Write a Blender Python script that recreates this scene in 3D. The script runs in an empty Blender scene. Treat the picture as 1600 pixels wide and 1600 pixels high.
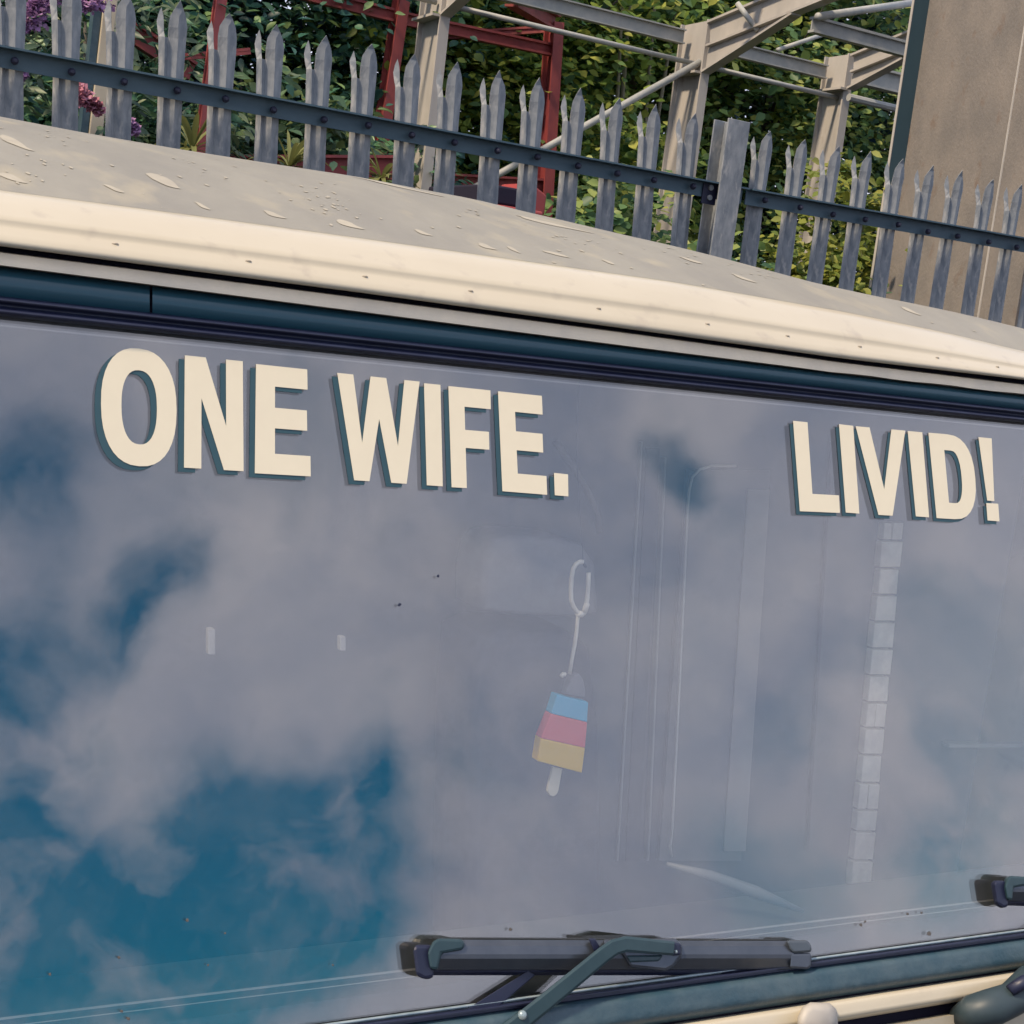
import bpy, math, random
import numpy as np
random.seed(7); rng = np.random.default_rng(7)
S = bpy.context.scene
COL = S.collection
R = math.radians

# ------------------------------------------------------------------ camera
# The camera is recovered from the photo's vanishing points: the van front and the
# fence both run along world X, Y is depth, Z is up.
F = 2300.0                                  # focal length in photo pixels (1600 wide)
ZC = 1.62                                   # lens height above the ground
def _unit(v): return v / np.linalg.norm(v)
AX = _unit(np.array([4900 - 800, 1005 - 800, F]))
_dn = np.cross(AX, np.array([math.cos(R(7)), math.sin(R(7)), 0])); _dn = _unit(_dn if _dn[1] > 0 else -_dn)
AZ = -_dn; AY = np.cross(AZ, AX)
BAS = np.array([AX, AY, AZ])                # camera (right, down, forward) -> world
CAM = np.array([0, 0, ZC])
def ray(px, py): return BAS @ np.array([px - 800.0, py - 800.0, F])
def onY(px, py, y):
    d = ray(px, py); return CAM + d * (y / d[1])
def onX(px, py, x):
    d = ray(px, py); return CAM + d * (x / d[0])

from mathutils import Matrix, Vector
cd = bpy.data.cameras.new('camera'); cam = bpy.data.objects.new('camera', cd); COL.objects.link(cam)
cd.sensor_width = 36; cd.lens = F / 1600 * 36; cd.clip_start = 0.05; cd.clip_end = 2000
r_, d_, f_ = BAS[:, 0], BAS[:, 1], BAS[:, 2]
cam.matrix_world = Matrix(((r_[0], -d_[0], -f_[0], 0), (r_[1], -d_[1], -f_[1], 0), (r_[2], -d_[2], -f_[2], ZC), (0, 0, 0, 1)))
S.camera = cam

# ------------------------------------------------------------------ exposure, sun, sky
S.view_settings.view_transform = 'Standard'; S.view_settings.look = 'None'
S.view_settings.exposure = 0.55; S.view_settings.gamma = 1; S.view_settings.use_curve_mapping = False
SUN = _unit(np.array([-0.62, -0.13, 0.77]))
sl = bpy.data.lights.new('sun', 'SUN'); so = bpy.data.objects.new('sun', sl); COL.objects.link(so)
sl.energy = 3.6; sl.angle = R(5); sl.color = (1, 0.80, 0.57)
so.rotation_euler = Vector(SUN).to_track_quat('Z', 'Y').to_euler(); so.location = (-6, 0, 9)

TILT = R(19)                                # windscreen rake
YW = 1.6                                    # depth of the windscreen's top edge
ZT = -0.0367 * YW                           # its height relative to the lens
GN = np.array([0, -math.cos(TILT), math.sin(TILT)])      # glass normal
def onG(px, py, off=0.0):                   # point on the glass plane, pushed out by off
    d = ray(px, py); p0 = np.array([0, YW, ZT]) + GN * off
    return CAM + d * (p0.dot(GN) / d.dot(GN))
def sky_dir(px, py):                        # the piece of sky mirrored at that spot of the glass
    d = _unit(ray(px, py)); return d - 2 * d.dot(GN) * GN

W = bpy.data.worlds.new('World'); S.world = W; W.use_nodes = True
nt = W.node_tree; nt.nodes.clear()
def N(t, **k):
    n = nt.nodes.new(t)
    for a, b in k.items(): setattr(n, a, b)
    return n
def lk(a, b): nt.links.new(a, b)
out = N('ShaderNodeOutputWorld'); bg = N('ShaderNodeBackground'); bg.inputs[1].default_value = 0.1
lk(bg.outputs[0], out.inputs[0])
sky = N('ShaderNodeTexSky', sky_type='NISHITA', sun_disc=False)
sky.sun_elevation = math.asin(SUN[2]); sky.sun_rotation = math.atan2(SUN[0], SUN[1])
tc = N('ShaderNodeTexCoord')
nz = N('ShaderNodeTexNoise'); nz.inputs['Scale'].default_value = 5.5; nz.inputs['Detail'].default_value = 5
lk(tc.outputs['Generated'], nz.inputs['Vector'])
sub = N('ShaderNodeVectorMath', operation='SUBTRACT'); sub.inputs[1].default_value = (.5, .5, .5); lk(nz.outputs['Color'], sub.inputs[0])
sc_ = N('ShaderNodeVectorMath', operation='SCALE'); sc_.inputs['Scale'].default_value = 0.20; lk(sub.outputs[0], sc_.inputs[0])
add = N('ShaderNodeVectorMath', operation='ADD'); lk(tc.outputs['Generated'], add.inputs[0]); lk(sc_.outputs[0], add.inputs[1])
# openings in the cloud, as mirrored in the windscreen
GAPS = [(370,1290,3.6,.9),(480,1390,4.0,1.0),(330,1470,4.5,1.0),(90,1430,4.2,.9),(470,1520,3.2,.9),(20,1350,3.4,.8),(150,1560,3.5,.8),
        (110,1150,2.6,.75),(20,1110,2.6,.7),(215,950,2.2,.7),(270,880,1.8,.6),(570,1180,2.0,.75),(560,1260,1.8,.5),
        (20,760,2.6,.45),(610,790,1.6,.5),(720,800,1.5,.35),(1110,630,1.7,.65),(1440,1300,2.2,.55),(1500,1170,2.0,.4),(1220,1170,2.0,.35),(30,1000,2.4,.5),(1460,930,2,.25),(650,1330,2.2,.4),(1380,1350,2.4,.6),(1300,1060,2.0,.4),(30,690,2.6,.5),(60,900,2.2,.45),(1160,1380,2.2,.45),(720,1220,1.8,.3),(1540,1230,1.8,.5)]
acc = None
for px, py, rad, st in GAPS:
    dv = sky_dir(px, py)
    dot = N('ShaderNodeVectorMath', operation='DISTANCE'); dot.inputs[1].default_value = dv; lk(add.outputs[0], dot.inputs[0])
    mr = N('ShaderNodeMapRange', interpolation_type='SMOOTHERSTEP'); lk(dot.outputs['Value'], mr.inputs['Value'])
    mr.inputs['From Min'].default_value = R(rad) * 1.6; mr.inputs['From Max'].default_value = R(rad) * .1
    mr.inputs['To Min'].default_value = 0; mr.inputs['To Max'].default_value = st
    if acc is None: acc = mr.outputs[0]
    else:
        m = N('ShaderNodeMath', operation='ADD'); lk(acc, m.inputs[0]); lk(mr.outputs[0], m.inputs[1]); acc = m.outputs[0]
n2 = N('ShaderNodeTexNoise'); n2.inputs['Scale'].default_value = 4.2; n2.inputs['Detail'].default_value = 7; n2.inputs['Roughness'].default_value = .56
lk(add.outputs[0], n2.inputs['Vector'])
g2 = N('ShaderNodeMapRange', interpolation_type='SMOOTHSTEP'); lk(n2.outputs['Fac'], g2.inputs['Value'])
g2.inputs['From Min'].default_value = .46; g2.inputs['From Max'].default_value = .30; g2.inputs['To Max'].default_value = .30
n4 = N('ShaderNodeTexNoise'); n4.inputs['Scale'].default_value = 11; n4.inputs['Detail'].default_value = 5; n4.inputs['Roughness'].default_value = .55; lk(add.outputs[0], n4.inputs['Vector'])
m4 = N('ShaderNodeMapRange'); lk(n4.outputs['Fac'], m4.inputs['Value']); m4.inputs['From Min'].default_value = .30; m4.inputs['From Max'].default_value = .66; m4.inputs['To Min'].default_value = .15; m4.inputs['To Max'].default_value = 1.2
cl = N('ShaderNodeMath', operation='MINIMUM'); lk(acc, cl.inputs[0]); cl.inputs[1].default_value = 1.25
wp_ = N('ShaderNodeMath', operation='MULTIPLY'); lk(cl.outputs[0], wp_.inputs[0]); lk(m4.outputs[0], wp_.inputs[1])
m = N('ShaderNodeMath', operation='ADD', use_clamp=True); lk(wp_.outputs[0], m.inputs[0]); lk(g2.outputs[0], m.inputs[1]); gap = m.outputs[0]
n3 = N('ShaderNodeTexNoise'); n3.inputs['Scale'].default_value = 6.5; n3.inputs['Detail'].default_value = 5; n3.inputs['Roughness'].default_value = .5; lk(add.outputs[0], n3.inputs['Vector'])
cr = N('ShaderNodeValToRGB'); lk(n3.outputs['Fac'], cr.inputs[0])
cr.color_ramp.elements[0].position = .32; cr.color_ramp.elements[0].color = (4.2, 4.9, 6.7, 1)
cr.color_ramp.elements[1].position = .68; cr.color_ramp.elements[1].color = (7.6, 7.7, 8.8, 1)
tint = N('ShaderNodeMix', data_type='RGBA', blend_type='MULTIPLY'); tint.inputs['Factor'].default_value = 1
lk(sky.outputs[0], tint.inputs['A']); tint.inputs['B'].default_value = (.06, .80, 1.0, 1)
mx = N('ShaderNodeMix', data_type='RGBA'); lk(gap, mx.inputs['Factor']); lk(cr.outputs[0], mx.inputs['A']); lk(tint.outputs['Result'], mx.inputs['B'])
lk(mx.outputs['Result'], bg.inputs[0])

S.render.engine = 'CYCLES'
S.cycles.max_bounces = 6; S.cycles.diffuse_bounces = 3; S.cycles.glossy_bounces = 3; S.cycles.adaptive_threshold = .02; S.cycles.transparent_max_bounces = 12
S.cycles.caustics_reflective = False; S.cycles.caustics_refractive = False

# ------------------------------------------------------------------ materials
MATS = {}
def mat(name, c1, c2=None, rough=.6, scale=6, detail=6, bump=0, bscale=40, metal=0, stretch=(1, 1, 1), lo=.35, hi=.65, coat=0, spec=.5, c3=None, s3=30, t3=(.62, .7)):
    if name in MATS: return MATS[name]
    m = bpy.data.materials.new(name); m.use_nodes = True; t = m.node_tree; b = t.nodes['Principled BSDF']
    b.inputs['Roughness'].default_value = rough; b.inputs['Metallic'].default_value = metal
    b.inputs['Coat Weight'].default_value = coat; b.inputs['Specular IOR Level'].default_value = spec
    if c2 is None: c2 = tuple(x * .82 for x in c1)
    tcn = t.nodes.new('ShaderNodeTexCoord'); mp = t.nodes.new('ShaderNodeMapping'); mp.inputs['Scale'].default_value = stretch
    t.links.new(tcn.outputs['Object'], mp.inputs[0])
    n = t.nodes.new('ShaderNodeTexNoise'); n.inputs['Scale'].default_value = scale; n.inputs['Detail'].default_value = detail; n.inputs['Roughness'].default_value = .62
    t.links.new(mp.outputs[0], n.inputs['Vector'])
    mr = t.nodes.new('ShaderNodeMapRange'); mr.inputs['From Min'].default_value = lo; mr.inputs['From Max'].default_value = hi
    t.links.new(n.outputs['Fac'], mr.inputs['Value'])
    mi = t.nodes.new('ShaderNodeMix'); mi.data_type = 'RGBA'; mi.inputs['A'].default_value = (*c1, 1); mi.inputs['B'].default_value = (*c2, 1)
    t.links.new(mr.outputs[0], mi.inputs['Factor']); col = mi.outputs['Result']
    if c3:
        n3 = t.nodes.new('ShaderNodeTexNoise'); n3.inputs['Scale'].default_value = s3; n3.inputs['Detail'].default_value = 4
        t.links.new(mp.outputs[0], n3.inputs['Vector'])
        m3 = t.nodes.new('ShaderNodeMapRange'); m3.inputs['From Min'].default_value = t3[0]; m3.inputs['From Max'].default_value = t3[1]
        t.links.new(n3.outputs['Fac'], m3.inputs['Value'])
        i3 = t.nodes.new('ShaderNodeMix'); i3.data_type = 'RGBA'; i3.inputs['B'].default_value = (*c3, 1)
        t.links.new(col, i3.inputs['A']); t.links.new(m3.outputs[0], i3.inputs['Factor']); col = i3.outputs['Result']
    t.links.new(col, b.inputs['Base Color'])
    if bump:
        nb = t.nodes.new('ShaderNodeTexNoise'); nb.inputs['Scale'].default_value = bscale; nb.inputs['Detail'].default_value = 5
        t.links.new(mp.outputs[0], nb.inputs['Vector'])
        bu = t.nodes.new('ShaderNodeBump'); bu.inputs['Strength'].default_value = bump; bu.inputs['Distance'].default_value = .01
        t.links.new(nb.outputs['Fac'], bu.inputs['Height']); t.links.new(bu.outputs[0], b.inputs['Normal'])
    MATS[name] = m; return m

def leaf_mat(name, cols, trans=.35, rough=.45):
    m = bpy.data.materials.new(name); m.use_nodes = True; t = m.node_tree; b = t.nodes['Principled BSDF']; o = t.nodes['Material Output']
    g = t.nodes.new('ShaderNodeNewGeometry'); r = t.nodes.new('ShaderNodeValToRGB')
    t.links.new(g.outputs['Random Per Island'], r.inputs[0])
    e = r.color_ramp.elements
    while len(e) < len(cols): e.new(.5)
    for i, c in enumerate(cols): e[i].position = i / (len(cols) - 1); e[i].color = (*c, 1)
    t.links.new(r.outputs[0], b.inputs['Base Color']); b.inputs['Roughness'].default_value = rough
    b.inputs['Specular IOR Level'].default_value = .35
    tr = t.nodes.new('ShaderNodeBsdfTranslucent'); t.links.new(r.outputs[0], tr.inputs[0])
    mx = t.nodes.new('ShaderNodeMixShader'); mx.inputs[0].default_value = trans
    t.links.new(b.outputs[0], mx.inputs[1]); t.links.new(tr.outputs[0], mx.inputs[2]); t.links.new(mx.outputs[0], o.inputs[0])
    return m

def glass_mat():
    m = bpy.data.materials.new('windscreen_glass'); m.use_nodes = True; t = m.node_tree; t.nodes.clear()
    o = t.nodes.new('ShaderNodeOutputMaterial')
    lw = t.nodes.new('ShaderNodeLayerWeight'); lw.inputs[0].default_value = .5
    pw = t.nodes.new('ShaderNodeMath'); pw.operation = 'POWER'; pw.inputs[1].default_value = 3.2; t.links.new(lw.outputs['Facing'], pw.inputs[0])
    fr = t.nodes.new('ShaderNodeMapRange'); fr.inputs['To Min'].default_value = .138; fr.inputs['To Max'].default_value = 1; t.links.new(pw.outputs[0], fr.inputs['Value'])
    tr = t.nodes.new('ShaderNodeBsdfTransparent'); tr.inputs[0].default_value = (.96, .97, .97, 1)
    gl = t.nodes.new('ShaderNodeBsdfGlossy'); gl.inputs['Roughness'].default_value = 0.012; gl.inputs['Color'].default_value = (1, .97, .955, 1)   # warm tint put into the mirrored sky's colour
    mx = t.nodes.new('ShaderNodeMixShader'); t.links.new(fr.outputs[0], mx.inputs[0]); t.links.new(tr.outputs[0], mx.inputs[1]); t.links.new(gl.outputs[0], mx.inputs[2])
    # thin road film: faint smears and specks
    tcn = t.nodes.new('ShaderNodeTexCoord'); n = t.nodes.new('ShaderNodeTexNoise'); n.inputs['Scale'].default_value = 9; n.inputs['Detail'].default_value = 9; n.inputs['Roughness'].default_value = .7
    t.links.new(tcn.outputs['Object'], n.inputs['Vector'])
    mr = t.nodes.new('ShaderNodeMapRange'); mr.inputs['From Min'].default_value = .45; mr.inputs['From Max'].default_value = .8; mr.inputs['To Max'].default_value = .045; t.links.new(n.outputs['Fac'], mr.inputs['Value'])
    df = t.nodes.new('ShaderNodeBsdfDiffuse'); df.inputs[0].default_value = (.6, .55, .5, 1)
    m2 = t.nodes.new('ShaderNodeMixShader'); t.links.new(mr.outputs[0], m2.inputs[0]); t.links.new(mx.outputs[0], m2.inputs[1]); t.links.new(df.outputs[0], m2.inputs[2])
    t.links.new(m2.outputs[0], o.inputs[0]); return m

cream = mat('cream_paint', (.465, .42, .322), (.44, .395, .30), rough=.32, scale=5, bump=.04, bscale=18, coat=.25, c3=(.36, .315, .25), s3=24, t3=(.60, .80))
cream_strip = mat('cream_strip_paint', (.80, .68, .50), (.66, .57, .44), rough=.45, scale=14, stretch=(1, 1, 1), bump=.06)
roofm = mat('weathered_roof_paint', (.245, .232, .192), (.20, .19, .162), rough=.55, scale=7, bump=.22, bscale=11, stretch=(1.0, .45, 1), c3=(.30, .27, .20), s3=16, t3=(.56, .76))
flakem = mat('bare_primer', (.36, .33, .26), (.31, .285, .23), rough=.6, scale=30)
black = mat('black_rubber', (.008, .011, .036), (.013, .018, .046), rough=.45, scale=20, bump=.03)
gapm = mat('dark_gap', (.006, .005, .022), rough=.9)
header = mat('header_panel', (.016, .066, .096), (.022, .076, .106), rough=.28, scale=3, bump=.03, stretch=(.3, 1, 4))
cowl = mat('cowl_panel', (.022, .056, .080), (.048, .082, .102), rough=.45, scale=22, bump=.14, bscale=90)
lettm = mat('cream_vinyl', (.69, .635, .49), (.67, .615, .475), rough=.5, scale=30)
shadm = mat('dark_teal_vinyl', (.016, .060, .082), (.020, .066, .088), rough=.5, scale=30)
wipm = mat('wiper_plastic', (.070, .084, .108), (.09, .104, .128), rough=.33, scale=20, bump=.02, metal=.6)
armm = mat('wiper_arm_paint', (.016, .040, .052), (.022, .050, .062), rough=.35, scale=25, bump=.03)
chrome = mat('worn_bright_plastic', (.34, .40, .42), (.20, .27, .30), rough=.25, scale=40, metal=.3)
glass = glass_mat()
inner = mat('cab_lining', (.030, .036, .046), (.040, .046, .056), rough=.8, scale=3)
innerl = mat('cab_panel_grey', (.13, .135, .14), (.10, .108, .118), rough=.7, scale=4)
seatm = mat('seat_fabric', (.25, .245, .24), (.21, .205, .205), rough=.9, scale=30, bump=.1)
trimw = mat('pale_trim', (.72, .70, .62), (.60, .59, .54), rough=.5, scale=20)
brickm = mat('pale_stone_tile', (.80, .76, .64), (.60, .57, .50), rough=.8, scale=25, bump=.2, bscale=60)
galv = mat('galvanised_steel', (.235, .25, .265), (.12, .14, .165), rough=.65, scale=9, bump=.1, stretch=(3, 3, 1.2), c3=(.31, .31, .305), s3=14, t3=(.56, .72))
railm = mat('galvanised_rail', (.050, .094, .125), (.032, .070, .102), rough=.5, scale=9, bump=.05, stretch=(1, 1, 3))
boltm = mat('dark_bolt', (.012, .014, .04), rough=.6)
tan = mat('weathered_steel_paint', (.41, .385, .355), (.34, .325, .305), rough=.7, scale=7, bump=.08, stretch=(1, 1, .4), c3=(.25, .20, .16), s3=9, t3=(.66, .80))
tube_m = mat('pale_tube_paint', (.36, .36, .34), (.26, .28, .28), rough=.6, scale=12)
column_m = mat('rusting_column_paint', (.20, .178, .158), (.15, .138, .128), rough=.8, scale=5, bump=.3, bscale=70, stretch=(1.4, 1.4, .8), c3=(.15, .11, .085), s3=8, t3=(.60, .76))
redm = mat('red_oxide_paint', (.29, .055, .050), (.20, .036, .042), rough=.6, scale=8, bump=.08, stretch=(1, 1, .5), c3=(.15, .03, .03), s3=14, t3=(.6, .72))
redb = mat('bright_red_paint', (.30, .045, .045), (.24, .04, .04), rough=.5)
bark = mat('bark', (.085, .075, .058), (.050, .048, .044), rough=.9, scale=14, bump=.4, stretch=(1, 1, .3))
barkp = mat('pale_bark', (.28, .25, .18), (.20, .18, .14), rough=.9, scale=14, bump=.3, stretch=(1, 1, .3))
groundm = mat('worn_concrete', (.065, .062, .060), (.045, .044, .045), rough=.9, scale=.7, bump=.2, bscale=20)
tyrem = mat('tyre', (.02, .02, .025), rough=.85)
purple = leaf_mat('buddleia_florets', [(.20, .10, .23), (.33, .18, .36), (.40, .25, .40)], .2, .7)
pinkf = leaf_mat('fading_florets', [(.26, .08, .12), (.42, .16, .20), (.36, .18, .26)], .2, .7)

# ------------------------------------------------------------------ mesh helpers
def tag(o, label=None, cat=None, group=None, kind=None):
    if label: o['label'] = label
    if cat: o['category'] = cat
    if group: o['group'] = group
    if kind: o['kind'] = kind
    return o
ORG = {}
def empty(name, loc, label, cat, group=None):
    o = bpy.data.objects.new(name, None); COL.objects.link(o); o.location = loc; o.empty_display_size = .1
    ORG[o.name] = np.array(loc, float); tag(o, label, cat, group); return o
def obj(name, verts, faces, m, parent=None, smooth=False, bevel=0):
    v = np.array(verts, float)
    org = ORG[parent.name] if parent is not None else np.zeros(3)
    me = bpy.data.meshes.new(name); me.from_pydata([tuple(p) for p in (v - org)], [], faces); me.update()
    if smooth: me.polygons.foreach_set('use_smooth', [True] * len(me.polygons))
    me.materials.append(m); o = bpy.data.objects.new(name, me); COL.objects.link(o)
    ORG[o.name] = org
    if parent is not None: o.parent = parent
    if bevel:
        b = o.modifiers.new('bevel', 'BEVEL'); b.width = bevel; b.segments = 2; b.limit_method = 'ANGLE'
        if smooth is False: pass
    return o
class MB:
    def __init__(s): s.v = []; s.f = []
    def add(s, v, f):
        k = len(s.v); s.v += [np.array(p, float) for p in v]; s.f += [tuple(i + k for i in q) for q in f]; return s
    def hexa(s, a, b):                       # two quads (same winding) -> closed box
        return s.add(list(a) + list(b), [(3, 2, 1, 0), (4, 5, 6, 7), (0, 1, 5, 4), (1, 2, 6, 5), (2, 3, 7, 6), (3, 0, 4, 7)])
    def box(s, lo, hi):
        x0, y0, z0 = lo; x1, y1, z1 = hi
        return s.hexa([(x0, y0, z0), (x1, y0, z0), (x1, y1, z0), (x0, y1, z0)], [(x0, y0, z1), (x1, y0, z1), (x1, y1, z1), (x0, y1, z1)])
    def bar(s, p0, p1, u, w, wu, ww):        # bar with cross axes u,w
        p0, p1, u, w = map(np.array, (p0, p1, u, w)); q = [(-1, -1), (1, -1), (1, 1), (-1, 1)]
        return s.hexa([p0 + u * a * wu / 2 + w * b * ww / 2 for a, b in q], [p1 + u * a * wu / 2 + w * b * ww / 2 for a, b in q])
    def isec(s, p0, p1, web, h, b, tf=.014, tw=.010):   # I section, web direction given
        p0, p1 = np.array(p0, float), np.array(p1, float); ax = _unit(p1 - p0)
        w = np.array(web, float); w = _unit(w - ax * w.dot(ax)); fl = _unit(np.cross(ax, w))
        s.bar(p0, p1, w, fl, h - 2 * tf - .001, tw)
        for k in (-1, 1):
            o = w * k * (h - tf) / 2; s.bar(p0 + o, p1 + o, w, fl, tf, b)
        return s
    def tube(s, pts, rad, n=10, caps=True):
        pts = [np.array(p, float) for p in pts]; k = len(pts)
        if np.isscalar(rad): rad = [rad] * k
        base = len(s.v); prev = None
        for i, p in enumerate(pts):
            t = _unit(pts[min(i + 1, k - 1)] - pts[max(i - 1, 0)])
            if prev is None:
                a = np.array([0, 0, 1.]) if abs(t[2]) < .9 else np.array([1., 0, 0]); u = _unit(np.cross(t, a))
            else: u = _unit(prev - t * prev.dot(t))
            prev = u; w = np.cross(t, u)
            for j in range(n):
                an = 2 * math.pi * j / n; s.v.append(p + (u * math.cos(an) + w * math.sin(an)) * rad[i])
        for i in range(k - 1):
            for j in range(n):
                a = base + i * n + j; b = base + i * n + (j + 1) % n; s.f.append((a, b, b + n, a + n))
        if caps:
            s.f.append(tuple(base + j for j in reversed(range(n)))); s.f.append(tuple(base + (k - 1) * n + j for j in range(n)))
        return s
    def prism(s, poly, off):                 # planar polygon extruded by vector off
        n = len(poly); a = [np.array(p, float) for p in poly]; b = [p + np.array(off) for p in a]
        return s.add(a + b, [tuple(reversed(range(n))), tuple(range(n, 2 * n))] + [(i, (i + 1) % n, (i + 1) % n + n, i + n) for i in range(n)])
    def build(s, name, m, parent=None, smooth=False, bevel=0): return obj(name, s.v, s.f, m, parent, smooth, bevel)
def sheet(rows):
    n = len(rows[0]); v = [p for r in rows for p in r]; f = []
    for i in range(len(rows) - 1):
        for j in range(n - 1):
            a = i * n + j; f.append((a, a + 1, a + 1 + n, a + n))
    return v, f
def copy_of(o, parent, loc=None):
    c = o.copy(); COL.objects.link(c); c.parent = parent
    if loc is not None: c.location = loc
    return c
def poly(pts):                               # pixel polyline, straight beyond its ends
    xs = np.array([p[0] for p in pts], float); ys = np.array([p[1] for p in pts], float)
    def fn(x):
        if x < xs[0]: return ys[0] + (x - xs[0]) * (ys[1] - ys[0]) / (xs[1] - xs[0])
        if x > xs[-1]: return ys[-1] + (x - xs[-1]) * (ys[-1] - ys[-2]) / (xs[-1] - xs[-2])
        return float(np.interp(x, xs, ys))
    return fn
def vl(y0): return lambda x: y0 + (1005 - y0) / 4900.0 * x      # a line parallel to the van front

# ------------------------------------------------------------------ ground
g = obj('ground', [(-300, -300, 0), (300, -300, 0), (300, 300, 0), (-300, 300, 0)], [(0, 1, 2, 3)], groundm); tag(g, kind='structure')

# ------------------------------------------------------------------ the van
XL, XR = .26, 2.24
van = empty('camper_van', ((XL + XR) / 2, YW + 1.2, 0), 'cream van with ONE WIFE. LIVID! lettered across its wide windscreen', 'van')
PX = list(np.linspace(-140, 2000, 68))
c0 = poly([(0, 182), (131, 208), (275, 232), (550, 275), (644, 294), (741, 311), (899, 349), (1050, 391), (1150, 418), (1270, 450), (1428, 485), (1600, 528), (1800, 574), (2000, 612)])
c1 = poly([(0, 297), (300, 336), (550, 370), (1050, 440), (1319, 487), (1480, 520), (1600, 549), (1800, 588), (2000, 622)])
c3 = poly([(0, 384), (550, 455), (1000, 516), (1319, 560), (1600, 593), (2000, 641)])
c4 = poly([(0, 394), (550, 464), (1000, 523), (1319, 567), (1600, 601), (2000, 649)])
c5 = poly([(0, 415), (550, 486), (1000, 544), (1319, 584), (1600, 617), (2000, 662)])
c6 = vl(462); c7 = vl(493)
def y_crown(px): return float(np.interp(px, [0, 750, 1600, 2000], [YW + .80, YW + .80, YW + .30, YW + .12]))
def roof_pt(px, t):                          # t = 0 at the moulding, 1 at the crown line
    a = onY(px, c1(px), YW + .075); b = onY(px, c0(px), y_crown(px))
    p = a + (b - a) * t; p[2] += .022 * math.sin(math.pi * t) + .0025 * math.sin(px * .013) * math.sin(3 * t)
    return p
rows = [[roof_pt(px, t) for px in PX] for t in np.linspace(0, 1, 14)]
last = rows[-1]
for k, dy in enumerate((.12, .5, 1.2, 2.0)):
    rr = []
    for p in last:
        y = min(p[1] + dy, 4.35); rr.append(np.array([p[0], y, p[2] - (.004, .02, .06, .12)[k]]))
    rows.append(rr)
roof_rows = rows
obj('roof', *sheet(rows), roofm, van, smooth=True)
# moulding above the windscreen
prof = [(0, .076), (.03, .062), (.10, .050), (.25, .034), (.42, .018), (.50, .0102), (.545, .0088), (.60, .0082), (.66, .0045), (.78, -.006), (.88, -.012), (.95, -.014), (1.0, -.011)]
rows = [[onY(px, c1(px) + (c3(px) - c1(px)) * t, YW + dy) for px in PX] for t, dy in prof]
rows.append([onY(px, c3(px) + 1, YW + .030) for px in PX])
mould = obj('roof_moulding', *sheet(rows), cream, van, smooth=True)
obj('gutter_gap', *sheet([[onY(px, c3(px) - 4, YW + .028) for px in PX], [onY(px, c4(px) + 5, YW + .030) for px in PX]]), gapm, van)
rows = [[onY(px, c4(px) - 1, YW + .027) for px in PX], [onY(px, c4(px) + .5, YW - .002) for px in PX], [onY(px, (c4(px) + c5(px)) / 2, YW - .006) for px in PX],
        [onY(px, c5(px) - 1 + .8 * math.sin(px * .05) * (px > 1250), YW - .008) for px in PX], [onY(px, c5(px) + 1, YW + .012) for px in PX]]
obj('gutter_strip', *sheet(rows), cream_strip, van, smooth=False)
def gstrip(name, fa, fb, offs, m, smooth=True, parent=van, pxs=PX):
    k = len(offs); return obj(name, *sheet([[onG(px, fa(px) + (fb(px) - fa(px)) * i / (k - 1), o) for px in pxs] for i, o in enumerate(offs)]), m, parent, smooth)
JX = 236                                      # joint between the two header panels
hb = lambda x: c6(x) + 1
for xa, xb in ((-140, JX - 2.2), (JX + 2.2, 2000)):
    gstrip('header_panel', c5, hb, (.000, .012, .013, .012, .010, .004), header, pxs=list(np.linspace(xa, xb, 30)))
gstrip('header_backing', c5, hb, (.002, .003, .002), gapm)
seal = gstrip('windscreen_seal', c6, vl(494), (.002, .012, .016, .010, .004, .006, .013, .014, .010, .001), black)
screen = MB()
GB = vl(1672)
tl, tr_, br, bl = onG(-140, c7(-140) - 6), onG(2000, c7(2000) - 6), onG(2000, GB(2000) + 6), onG(-140, GB(-140) + 6)
screen.hexa([bl, br, tr_, tl], [p - GN * .005 for p in (bl, br, tr_, tl)])
screen = screen.build('windscreen', glass, van)
gstrip('heater_line', vl(507), vl(510), (-.0065, -.0065), trimw if False else mat('etched_line', (.30, .29, .27), rough=.6), parent=screen)
gstrip('heater_line', vl(1590), vl(1594), (-.0065, -.0065), MATS['etched_line'], parent=screen)
gstrip('heater_line', vl(1604), vl(1606), (-.0065, -.0065), MATS['etched_line'], parent=screen)
# below the glass: pale edge, seal, cowl, bonnet lip
gstrip('glass_edge_trim', vl(1668), vl(1675), (.004, .008, .004), chrome)
gstrip('lower_seal', vl(1675), vl(1690), (.002, .012, .016, .008, .012, .004), black)
gstrip('cowl', vl(1689), vl(1758), (.006, .018, .020, .021, .022, .023, .021, .008), cowl)
gstrip('cowl_gap', vl(1740), vl(1775), (.000, .004), gapm)
gstrip('bonnet_lip', vl(1762), vl(1812), (.004, .029, .031, .032, .033, .034, .018), cream)
gstrip('bonnet_gap', vl(1800), vl(1850), (.000, .004), gapm)
rows = [[onG(px, vl(1834)(px), .010) for px in PX], [onG(px, vl(1840)(px), .036) for px in PX]]
lowrow = rows[-1]
for zz, yo in ((.66, -.02), (.52, -.03), (.34, 0.0), (.24, .05)): rows.append([np.array([p[0], p[1] + yo, zz]) for p in lowrow])
front_rows = rows
obj('front_panel', *sheet(rows), cream, van, smooth=False)
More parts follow.
